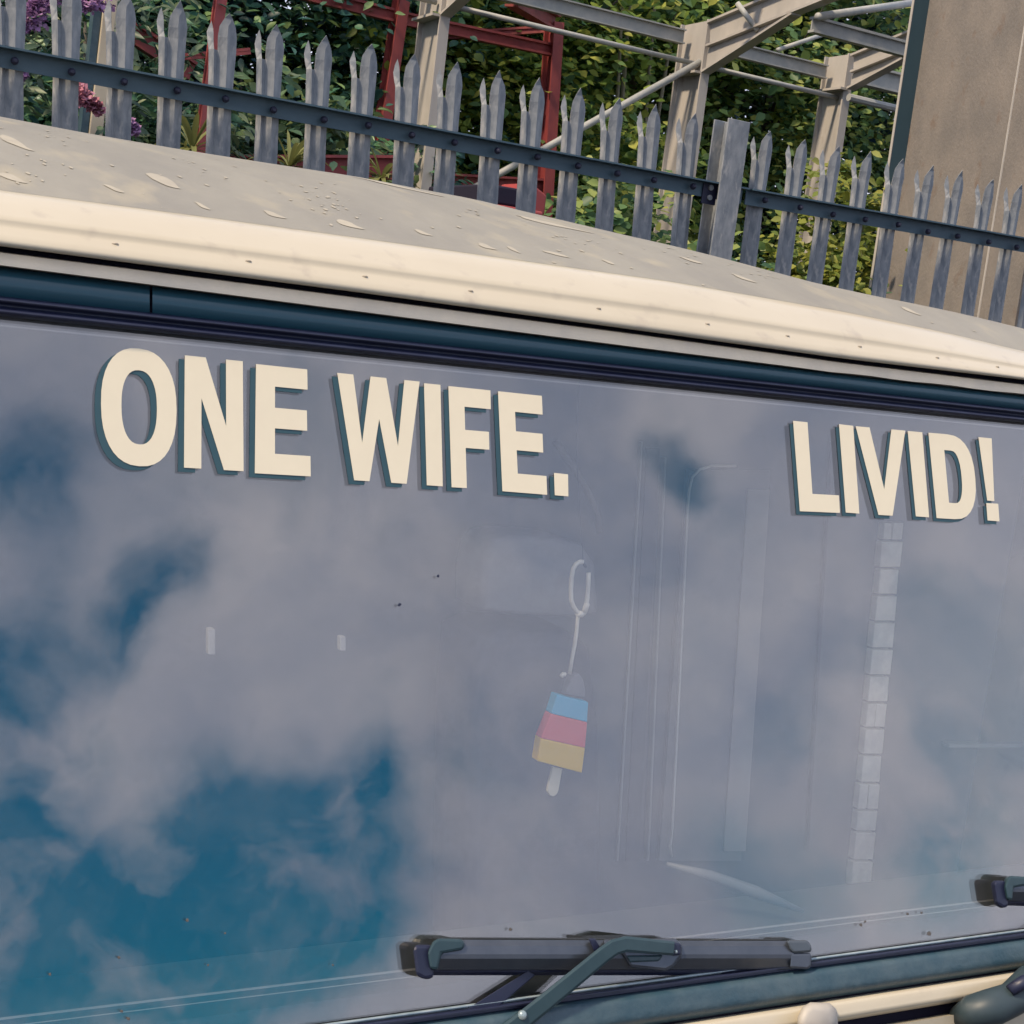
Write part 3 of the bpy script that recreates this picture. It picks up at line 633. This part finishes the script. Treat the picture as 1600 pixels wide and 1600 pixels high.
def rail(x0, x1, z0, z1):
    m = MB(); y0 = YF - .022
    m.hexa([(x0, y0 - .006, z0 - .060), (x1, y0 - .006, z1 - .060), (x1, y0, z1 - .060), (x0, y0, z0 - .060)], [(x0, y0 - .006, z0 - .006), (x1, y0 - .006, z1 - .006), (x1, y0, z1 - .006), (x0, y0, z0 - .006)])
    m.hexa([(x0, y0 - .050, z0 - .006), (x1, y0 - .050, z1 - .006), (x1, y0, z1 - .006), (x0, y0, z0 - .006)], [(x0, y0 - .050, z0), (x1, y0 - .050, z1), (x1, y0, z1), (x0, y0, z0)])
    m.build('rail', railm, fence)
zr2 = onY(1163, 296, YF)[2]; zr3 = onY(1600, 373, YF)[2]; zr1 = onY(0, 74, YF)[2]; zre = onY(1136, 291, YF)[2]
rail(-1.1, xpost + .01, zr1, zre); rail(xpost + .03, 6.6, zr2, zr3 + (zr3 - zr2) * .7)
rail(-1.1, xpost + .01, .45, .45); rail(xpost + .03, 6.6, .45, .45)
tp_, bp_ = onY(1154, 188, YF - .07), onY(1131, 415, YF - .07)
wp = .052
post = MB().box((tp_[0] - wp, YF - .078, 0), (tp_[0] + wp, YF - .070, tp_[2]))
post.box((tp_[0] - .005, YF - .070, 0), (tp_[0] + .005, YF + .012, tp_[2] - .004)); post.box((tp_[0] - wp, YF + .012, 0), (tp_[0] + wp, YF + .020, tp_[2]))
post = post.build('post', galv, fence, bevel=.002)
for dz in (.012, .05): MB().tube([(tp_[0] - wp - .012, YF - .030, zre - dz - .01), (tp_[0] - wp - .012, YF - .044, zre - dz - .01)], .011, 8).build('bolt', galv, post)
MB().box((tp_[0] - wp - .045, YF - .036, zre - .085), (tp_[0] - wp + .02, YF - .030, zre - .008)).build('fishplate', boltm, post)

# ------------------------------------------------------------------ tall rusting column beside the fence
YC = 5.55
col = empty('steel_column', tuple(onY(1500, 500, YC + .3) * np.array([1, 1, 0])), 'thick rust brown steel column rising behind the right end of fence', 'column')
A0 = onY(1560, 300, YC); xc = A0[0]                       # near flange edge
def yat(px, py): return onX(px, py, xc)[1]
Yfar = yat(1412, 250)                                     # far flange, where its edge is seen
hw = .09
zt_c = 5.5
Yn = yat(1588, 480)
m1 = MB().box((xc + .0, Yn, 0), (xc + .012, Yfar - .012, zt_c)).build('web', column_m, col)
MB().box((xc - .004, Yn - .012, 0), (xc + .155, Yn, zt_c)).build('flange', column_m, col)
MB().box((xc - .105, Yfar - .012, 0), (xc + .155, Yfar + .002, zt_c)).build('flange', mat('flange_shade_paint', (.026, .066, .088), (.036, .078, .10), rough=.6, scale=5, stretch=(1, 1, .4)), col)  # far flange darkened all over: the shade on its face put into the colour
MB().box((xc - .109, Yfar - .013, 0), (xc - .105, Yfar + .003, zt_c)).build('flange_edge', tan, col)
MB().tube([(xc - .001, YC, 0), (xc - .001, YC, zt_c)], .006, 6).build('weld_seam', tan, col)

# ------------------------------------------------------------------ grey portal frame
YG = 7.7
pf = empty('steel_portal_frame', tuple(onY(1080, 300, YG) * np.array([1, 1, 0])), 'open tan painted steel portal frame with sloping rafters behind the fence', 'steel frame')
def portal(pxw, pyw, ztop_px, web_d, fl, tophi=None):
    x = onY(pxw, pyw, YG)[0]
    zt_ = onY(*ztop_px, YG)[2]
    MB().isec((x, YG, 0), (x, YG, zt_), (0, 1, 0), web_d, fl).build('post', tan, pf)
    return x, zt_
x1, z1 = portal(1080, 120, (1092, 36), .29, .060)
x0, z0 = portal(668, 120, (690, -60), .29, .060)
x2, z2 = portal(1298, 190, (1308, 86), .24, .060)
xm1 = x0 - (x1 - x0) ; MB().isec((xm1, YG, 0), (xm1, YG, z1), (0, 1, 0), .29, .060).build('post', tan, pf)
yf_ = YG - .145
def rafter(x, zt_, drop, slope, ln, d):
    e = np.array([0, -math.cos(slope), math.sin(slope)]); s0 = np.array([x, yf_ - .002, zt_ - d * .55])
    MB().isec(s0, s0 + e * ln, (0, 0, 1), d, .07).build('rafter', tan, pf)
    # haunch: tapered web plate with its own flange
    a = s0 + np.array([0, 0, -d * .5 - .004]); b_ = a + e * .80; c = a + np.array([0, 0, -drop])
    MB().prism([a + np.array([-.005, 0, 0]), b_ + np.array([-.005, 0, 0]), c + np.array([-.005, 0, 0])], (.010, 0, 0)).build('haunch', tan, pf)
    MB().bar(c, b_, (1, 0, 0), (0, 0, 1), .07, .014).build('haunch_flange', tan, pf)
    MB().box((x - .075, yf_ + .005, c[2] - .012), (x - .008, YG + .13, c[2] + .002)).build('stiffener', tan, pf)
    return e, s0
_a, _b = onX(1112, 77, x1), onX(1247, 24, x1); sl_ = math.atan2(_b[2] - _a[2], _a[1] - _b[1]); pass
for x, zz, dr, d in ((x1, z1, .14, .155), (x0, z0, .14, .155), (x2, z2, .09, .12), (xm1, z1, .14, .155)): rafter(x, zz, dr, sl_ + (R(3) if x == x2 else 0), 1.22, d)
# eaves beams and ties along the building
for xa, xb in ((xm1, x0), (x0, x1), (x1, x2)):
    za, zb = (min(z1, z0) - .07,) * 2
    MB().isec((xa + .06, YG + .05, za), (xb - .06, YG + .05, zb), (0, 0, 1), .085, .05, .008, .006).build('eaves_beam', tube_m, pf)
    MB().tube([(xa + .03, YG - .05, za - .16), (xb - .02, YG - .05, zb - .16)], .015, 10).build('tie_tube', tube_m, pf, smooth=True)
MB().isec((x2 + .06, YG + .05, z2 - .07), (x2 + 2.6, YG + .05, z2 - .07), (0, 0, 1), .13, .08).build('eaves_beam', tube_m, pf)
# bracing
def brace(pa, pb, Ya, Yb, r, nm='brace_tube', m=tube_m): MB().tube([onY(*pa, Ya), onY(*pb, Yb)], r, 10).build(nm, m, pf, smooth=True)
brace((1094, 97), (690, 322), YG - .08, YG - .06, .021)
brace((1152, 5), (1184, 48), YG - .5, YG - .62, .016)
brace((1215, 78), (1316, 44), YG + .1, YG + .3, .014)
pA, pB = onX(1278, 26, x1), onY(1430, 4, 7.2); MB().tube([pA, pB], .022, 10).build('brace_tube', tube_m, pf, smooth=True)
pu = onX(1265, 28, x1); MB().isec(pu + np.array([.02, 0, -.03]), pu + np.array([3.2, 0, -.03]), (0, 0, 1), .085, .05).build('purlin', tube_m, pf)
pu = onX(1195, 8, x1) + np.array([0, 0, .25]); MB().isec(pu + np.array([-3.4, 0, 0]), pu + np.array([-.02, 0, 0]), (0, 0, 1), .085, .05).build('purlin', tube_m, pf)
a = onY(1326, 152, YG - .3); MB().tube([a, a + np.array([2.4, 0, .0])], .024, 8).build('sheeting_rail', tube_m, pf)
# slim pale post at far left
a = onY(140, 195, 6.4); slim = empty('slim_post', (a[0], 6.4, 0), 'slim cream post standing among purple flowers at far left', 'post')
t_ = onY(157, 0, 6.4)
MB().bar((a[0] - .04, 6.4, 0), (t_[0] + .06, 6.4, t_[2] + .8), (1, 0, 0), (0, 1, 0), .055, .055).build('upright', mat('cream_post_paint', (.50, .44, .32), (.42, .37, .28), rough=.7, stretch=(1, 1, .3)), slim, bevel=.004)
MB().bar((a[0] - .085, 6.42, 0), (t_[0] + .015, 6.42, t_[2] + .8), (1, 0, 0), (0, 1, 0), .03, .07).build('backing_channel', cowl, slim)

# ------------------------------------------------------------------ red frame
rf = empty('red_steel_frame', tuple(onY(600, 260, 8.3) * np.array([1, 1, 0])), 'red oxide painted steel frame of posts and beams among the leaves', 'steel frame')
def rpost(pt, pb, Y, wx, wy, ext_up=.6):
    a, b_ = onY(*pt, Y), onY(*pb, Y); dv = (a - b_) / (a[2] - b_[2])
    b0 = b_ - dv * b_[2]; a = a + dv * ext_up
    return MB().isec(b0, a, (0, 1, 0), wy, wx).build('post', redm, rf)
YR = 8.3
rpost((344, 0), (312, 240), 6.6, .045, .06)
rpost((627, 0), (588, 262), YR, .065, .12)
rpost((866, 36), (848, 330), YR, .07, .13, 0)
def rbeam(pa, pb, Ya, Yb, h=.075, b_=.05, nm='beam'): MB().isec(onY(*pa, Ya), onY(*pb, Yb), (0, 0, 1), h, b_).build(nm, redm, rf)
rbeam((460, -14), (614, 24), YR, YR); rbeam((634, 30), (862, 78), YR, YR)
rbeam((800, -4), (866, 36), YR - .5, YR, .10, .08, 'rafter'); rbeam((690, 57), (862, 45), YR + .6, YR + .05, .045, .03, 'strut')
rbeam((190, 40), (300, 112), 7.6, 7.6, .10, .06); rbeam((286, 89), (390, 80), 7.0, 7.0, .03, .03, 'strut')
rbeam((330, 262), (640, 262), 7.0, 7.0, .12, .10); rbeam((640, 285), (850, 296), YR, YR, .13, .1)
# low red machine glimpsed between the pales
mc = empty('red_trailer', tuple(onY(800, 330, 6.3) * np.array([1, 1, 0])), 'low red trailer glimpsed between fence pales above the van roof', 'trailer')
a, b_ = onY(760, 316, 6.2), onY(850, 328, 6.2)
MB().box((a[0], 6.2, b_[2] - .35), (b_[0], 7.0, a[2])).build('bed', redb, mc, bevel=.01)
MB().box((a[0] + .02, 6.24, a[2] + .004), (b_[0] - .05, 6.9, a[2] + .09)).build('load', gapm, mc, bevel=.01)
a2 = onY(812, 298, 6.6); MB().prism([a2 + np.array([-.12, 0, -.10]), a2 + np.array([.16, 0, -.10]), a2 + np.array([.16, 0, .0]), a2 + np.array([.06, 0, .05])], (0, .3, 0)).build('headboard', redb, mc, bevel=.01)
MB().tube([a2 + np.array([0, -.42, -.2]), a2 + np.array([0, -.42, .05])], .006, 6).build('stake', trimw, mc)
for k in (.2, .6): MB().tube([(a[0] + .15, 6.18 + k, .22), (a[0] + .15, 6.30 + k, .22)], .22, 18).build('wheel', tyrem, mc)
MB().box((a[0] + .1, 6.3, .2), (b_[0] - .1, 6.9, b_[2] - .352)).build('chassis', gapm, mc)

# ------------------------------------------------------------------ plants
LEAF = np.array([(0, 0, 0), (-.30, .28, .05), (-.33, .58, .03), (0, 1, -.10), (.33, .58, .03), (.30, .28, .05)])
LF = [(0, 5, 4, 3), (0, 3, 2, 1)]
def foliage(name, P, D, size, m, parent, lean=.35, droop=.25, flat=.9, aspect=1.0, kind=None):
    n = len(P); az = rng.uniform(0, 2 * np.pi, n); L = size * rng.uniform(.6, 1.25, n)
    out_ = np.stack([np.cos(az), np.sin(az), rng.normal(-droop, .35, n)], 1); out_ = out_ * .8 + D * lean
    out_ /= np.linalg.norm(out_, axis=1)[:, None]
    up = np.stack([rng.normal(-.35, .5, n), rng.normal(-.55, .5, n), np.full(n, flat)], 1)
    s = np.cross(out_, up); s /= np.linalg.norm(s, axis=1)[:, None] + 1e-9; u = np.cross(s, out_)
    V = P[:, None, :] + L[:, None, None] * (LEAF[None, :, 0, None] * aspect * s[:, None, :] + LEAF[None, :, 1, None] * out_[:, None, :] + LEAF[None, :, 2, None] * u[:, None, :])
    V = V.reshape(-1, 3) - ORG[parent.name] if parent is not None else V.reshape(-1, 3)
    k = len(LEAF); idx = (np.arange(n)[:, None, None] * k + np.array(LF)[None]).reshape(-1)
    me = bpy.data.meshes.new(name); me.vertices.add(len(V)); me.vertices.foreach_set('co', V.ravel())
    nf = n * 2; me.loops.add(nf * 4); me.loops.foreach_set('vertex_index', idx.astype(np.int32))
    me.polygons.add(nf); me.polygons.foreach_set('loop_start', np.arange(0, nf * 4, 4, dtype=np.int32)); me.update(calc_edges=True); me.validate()
    me.materials.append(m); o = bpy.data.objects.new(name, me); COL.objects.link(o)
    if parent is not None: o.parent = parent
    if kind: o['kind'] = kind
    return o
def clumps(c, rad, nc, per, cr, flat=.6, hollow=.35):
    # uneven crown: clump centres spread through the ellipsoid, leaves scattered on each clump
    c, rad = np.array(c), np.array(rad); out_ = []; dd = []
    for i in range(nc):
        v = rng.normal(size=3); v /= np.linalg.norm(v); r = rng.uniform(hollow, 1.08) ** .7
        q = c + v * rad * r; k = int(per * rng.uniform(.5, 1.5)); s = cr * rng.uniform(.55, 1.4)
        g_ = rng.normal(size=(k, 3)) * np.array([1, 1, flat]) * s * .55; out_.append(q + g_); dd.append(g_ / (s + 1e-6) * .6 + v * .4)
    P = np.concatenate(out_); D = np.concatenate(dd); ok = P[:, 2] > .15; return P[ok], D[ok]
def limbs(base, top, rad, n, spread, r0, seed):
    r2 = random.Random(seed); m = MB(); base, top = np.array(base), np.array(top)
    pts = [base + (top - base) * t + np.array([r2.uniform(-.06, .06), r2.uniform(-.06, .06), 0]) * (t > 0) for t in np.linspace(0, 1, 7)]
    m.tube(pts, [r0 * (1 - .75 * t) for t in np.linspace(0, 1, 7)], 9)
    for i in range(n):
        t = r2.uniform(.15, .9); a = base + (top - base) * t; an = r2.uniform(0, 6.28); ln = spread * r2.uniform(.5, 1)
        e = a + np.array([math.cos(an) * ln * rad, math.sin(an) * ln * rad, ln * r2.uniform(.3, .9)])
        mid = (a + e) / 2 + np.array([r2.uniform(-.1, .1), r2.uniform(-.1, .1), -.08 * ln])
        rr = r0 * (1 - .75 * t) * .5; m.tube([a, mid, e], [rr, rr * .6, rr * .2], 6)
    return m
yel = leaf_mat('maple_leaf', [(0.064, 0.14, 0.075), (0.154, 0.26, 0.075), (0.31, 0.416, 0.087), (0.5, 0.5, 0.123)], .5)
midg = leaf_mat('beech_leaf', [(0.0532, 0.1213, 0.0808), (0.1113, 0.2157, 0.0875), (0.226, 0.3238, 0.101), (0.415, 0.4385, 0.1213)], .45)
dark = leaf_mat('laurel_leaf', [(0.0266, 0.0825, 0.0875), (0.0523, 0.15, 0.1037), (0.0995, 0.2243, 0.1145), (0.2075, 0.3188, 0.128)], .35, .4)
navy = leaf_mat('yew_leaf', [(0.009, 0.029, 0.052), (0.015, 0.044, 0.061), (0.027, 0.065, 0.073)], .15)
lime = leaf_mat('young_leaf', [(0.13, 0.199, 0.049), (0.221, 0.264, 0.0555), (0.338, 0.342, 0.0685)], .45)
grey = leaf_mat('buddleia_leaf', [(.03, .065, .05), (.07, .12, .07), (.14, .19, .10)], .25)
def tree(name, label, px, Y, zc_, rad, nc, per, cr, size, m, seed, trunk_r=.07, bm=bark, asp=1.0, flat=.6, group=None, cat='tree', nl=9, lean=.35, droop=.25):
    x = onY(px, 200, Y)[0]; t = empty(name, (x, Y, 0), label, cat, group)
    P, D = clumps((x, Y, zc_), rad, nc, int(per * 1.8), cr, flat); foliage('crown', P, D, size * .80, m, t, aspect=asp, lean=lean, droop=droop)
    limbs((x, Y, 0), (x + .1, Y, zc_ + rad[2] * .5), .9, nl, rad[0] * .9, trunk_r, seed).build('trunk', bm, t, smooth=True); return t
G = 'trees behind the steel frames'
tree('laurel_tree', 'dark glossy leaved tree behind the thin red post at left', 330, 9.2, 3.2, (1.5, 1.0, 2.6), 230, 55, .42, .105, dark, 1, group=G, asp=.8)
tree('laurel_tree', 'dark green tree between the thin and thick red posts', 500, 9.8, 3.4, (1.3, 1.0, 2.8), 210, 55, .42, .10, dark, 2, group=G, asp=.8)
tree('maple_tree', 'yellow green layered maple between thick red post and tan post', 650, 9.6, 3.0, (1.25, .9, 2.2), 170, 60, .40, .105, yel, 3, group=G, flat=.28)
tree('maple_tree', 'bright yellow green maple inside the red frame, centre', 800, 9.4, 3.2, (1.3, .9, 2.3), 180, 60, .42, .105, yel, 4, group=G, flat=.28)
tree('maple_tree', 'yellow green tree with slim bare stems right of red frame', 960, 10.2, 3.6, (1.6, 1.0, 2.9), 220, 58, .42, .10, yel, 5, group=G, flat=.3, bm=barkp)
tree('beech_tree', 'mid green dense beech between the two tan frame posts', 1190, 10.0, 3.4, (1.7, 1.0, 2.6), 260, 62, .40, .105, midg, 6, group=G, flat=.4)
tree('beech_tree', 'mid green tree top above the tan frame rafter', 1120, 11.6, 5.2, (2.2, 1.1, 2.2), 220, 52, .45, .11, midg, 7, group=G)
tree('yew_tree', 'near black evergreen left of the brown column', 1370, 10.6, 3.2, (1.4, 1.0, 3.2), 190, 58, .40, .10, navy, 8, group=G)
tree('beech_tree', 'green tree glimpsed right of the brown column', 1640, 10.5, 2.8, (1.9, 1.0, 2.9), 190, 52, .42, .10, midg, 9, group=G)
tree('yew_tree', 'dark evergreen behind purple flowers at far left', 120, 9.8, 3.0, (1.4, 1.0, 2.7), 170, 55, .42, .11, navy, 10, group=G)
tree('laurel_tree', 'dark leafy tree at the far left edge of the fence', -120, 9.4, 3.0, (1.4, 1.0, 2.6), 150, 55, .42, .12, dark, 11, group=G)
# young sapling in front of the frame
tree('sapling', 'lime green sapling leaning over fence left of the brown column', 1336, 6.6, 2.28, (.42, .3, .46), 46, 26, .14, .085, lime, 12, trunk_r=.018, cat='sapling', nl=6, asp=.9)
tree('sapling', 'green shrub low behind the fence right of the post', 1270, 6.3, 1.5, (.7, .4, .62), 70, 34, .20, .085, midg, 13, trunk_r=.02, cat='shrub', nl=6)
tree('laurel_shrub', 'low dark shrub behind left half of the fence', 520, 7.9, 1.8, (1.0, .5, .9), 90, 36, .26, .10, dark, 14, trunk_r=.03, cat='shrub', asp=.7)
tree('laurel_shrub', 'low green shrub between the two red posts at left', 410, 7.3, 1.9, (.7, .4, .8), 80, 36, .24, .105, leaf_mat('ivy_leaf', [(0.038, 0.09, 0.062), (0.08, 0.146, 0.069), (0.178, 0.23, 0.076)], .3), 15, trunk_r=.03, cat='shrub', asp=.8)
tree('laurel_shrub', 'low shrub behind fence right of the red frame', 980, 7.2, 1.6, (.8, .4, .85), 85, 34, .24, .095, midg, 16, trunk_r=.03, cat='shrub')
# slim bare stems
for i, (a, b_, Y) in enumerate([((985, 0), (975, 120), 9.0), ((1022, 20), (1008, 190), 9.1), ((1052, 40), (1030, 170), 9.2), ((968, 90), (962, 200), 8.9)]):
    p1, p2 = onY(*b_, Y), onY(*a, Y); dv = (p2 - p1) / (p2[2] - p1[2]); st_ = empty('bare_sapling', (p1[0], Y, 0), ['tallest slim bare stem right of the red frame', 'second slim bare stem right of the red frame', 'slim bare stem nearest the tan post', 'short slim bare stem nearest the red frame'][i], 'stem', 'slim stems among the leaves')
    MB().tube([p1 - dv * p1[2], p1, p2, p2 + dv * .9], [.022, .016, .012, .006], 7).build('stem', barkp, st_, smooth=True)
# buddleia with flower spikes
bx = onY(90, 150, 6.9)[0]; bud = empty('buddleia_bush', (bx, 6.9, 0), 'buddleia bush with purple flower spikes behind fence at far left', 'bush')
P, D = clumps((bx, 6.95, 2.0), (.95, .45, 1.0), 95, 30, .26, .5); foliage('leaves', P, D, .085, grey, bud, aspect=.5, droop=.5)
P, D = clumps((bx + .1, 7.3, 2.0), (1.3, .3, 1.2), 80, 34, .28, .6); foliage('leaves', P, D, .10, dark, bud, aspect=.6)
limbs((bx, 6.95, 0), (bx + .1, 6.95, 2.7), .8, 12, .8, .03, 5).build('stems', bark, bud, smooth=True)
def spike(a, b_, Y, r, m):
    p0, p1 = onY(*a, Y), onY(*b_, Y); n = 420; t = rng.uniform(0, 1, n); P = p0 + (p1 - p0) * t[:, None]
    v = rng.normal(size=(n, 3)); v /= np.linalg.norm(v, axis=1)[:, None]; P = P + v * (r * (1.05 - t * .75) * rng.uniform(.4, 1, n))[:, None]
    foliage('flower_spike', P, v, .022, m, bud, lean=1.4, droop=0, aspect=1.3)
YS = 6.25
spike((60, 22), (20, 44), YS, .055, purple); spike((165, -8), (108, 14), YS, .06, purple); spike((90, -10), (50, 14), YS, .05, purple); spike((116, 140), (158, 174), YS - .1, .038, pinkf); spike((192, 188), (212, 204), YS, .028, purple); spike((30, 118), (36, 104), YS, .02, purple)
# strap-leaved plants
def straps(px, py, Y, label, n, ln, seed):
    c = onY(px, py, Y); o = empty('strap_leaf_plant', (c[0], Y, 0), label, 'plant', 'strap leaved plants'); r2 = random.Random(seed)
    MB().tube([(c[0], Y, 0), (c[0], Y, c[2])], [.03, .02], 8).build('stem', bark, o)
    m = leaf_mat('strap_leaf', [(.06, .09, .03), (.15, .17, .05), (.30, .27, .12)], .3) if 'strap' not in MATS else MATS['strap']; MATS['strap'] = m
    for i in range(n):
        an = r2.uniform(0, 6.28); el = r2.uniform(.1, 1.2); l = ln * r2.uniform(.6, 1.1); w = .010 * r2.uniform(.8, 1.3); rows = []
        for t in np.linspace(0, 1, 6):
            rr = l * t; z = rr * math.sin(el) - .9 * l * t * t * .8 * math.cos(el); h = rr * math.cos(el); s_ = w * math.sin(math.pi * (.12 + .88 * t)) ** .7
            cpt = c + np.array([math.cos(an) * h, math.sin(an) * h, z]); sd = np.array([-math.sin(an), math.cos(an), .0])
            rows.append([cpt - sd * s_ + np.array([0, 0, s_ * .4]), cpt, cpt + sd * s_ + np.array([0, 0, s_ * .4])])
        obj('leaf', *sheet(rows), m, o, smooth=True)
straps(452, 262, 6.0, 'strap leaved plant midway between the thin and thick red posts', 26, .26, 1)
straps(596, 282, 6.0, 'strap leaved plant below the fence rail beside thick red post', 24, .22, 2)
straps(300, 235, 6.1, 'strap leaved plant beside the thin red post', 24, .28, 3)
# dense wood filling the distance
P = np.stack([rng.uniform(-4, 24, 26000), rng.uniform(13.2, 14.6, 26000), rng.uniform(.1, 9.5, 26000)], 1)
o = foliage('distant_wood', P, rng.normal(size=P.shape) * .5, .24, leaf_mat('wood_leaf', [(0.011, 0.04, 0.08), (0.023, 0.0775, 0.1025), (0.047, 0.1225, 0.1025), (0.107, 0.19, 0.11)], .25), None, kind='stuff')
tag(o, 'dark mass of woodland leaves filling the background', 'wood', kind='stuff')
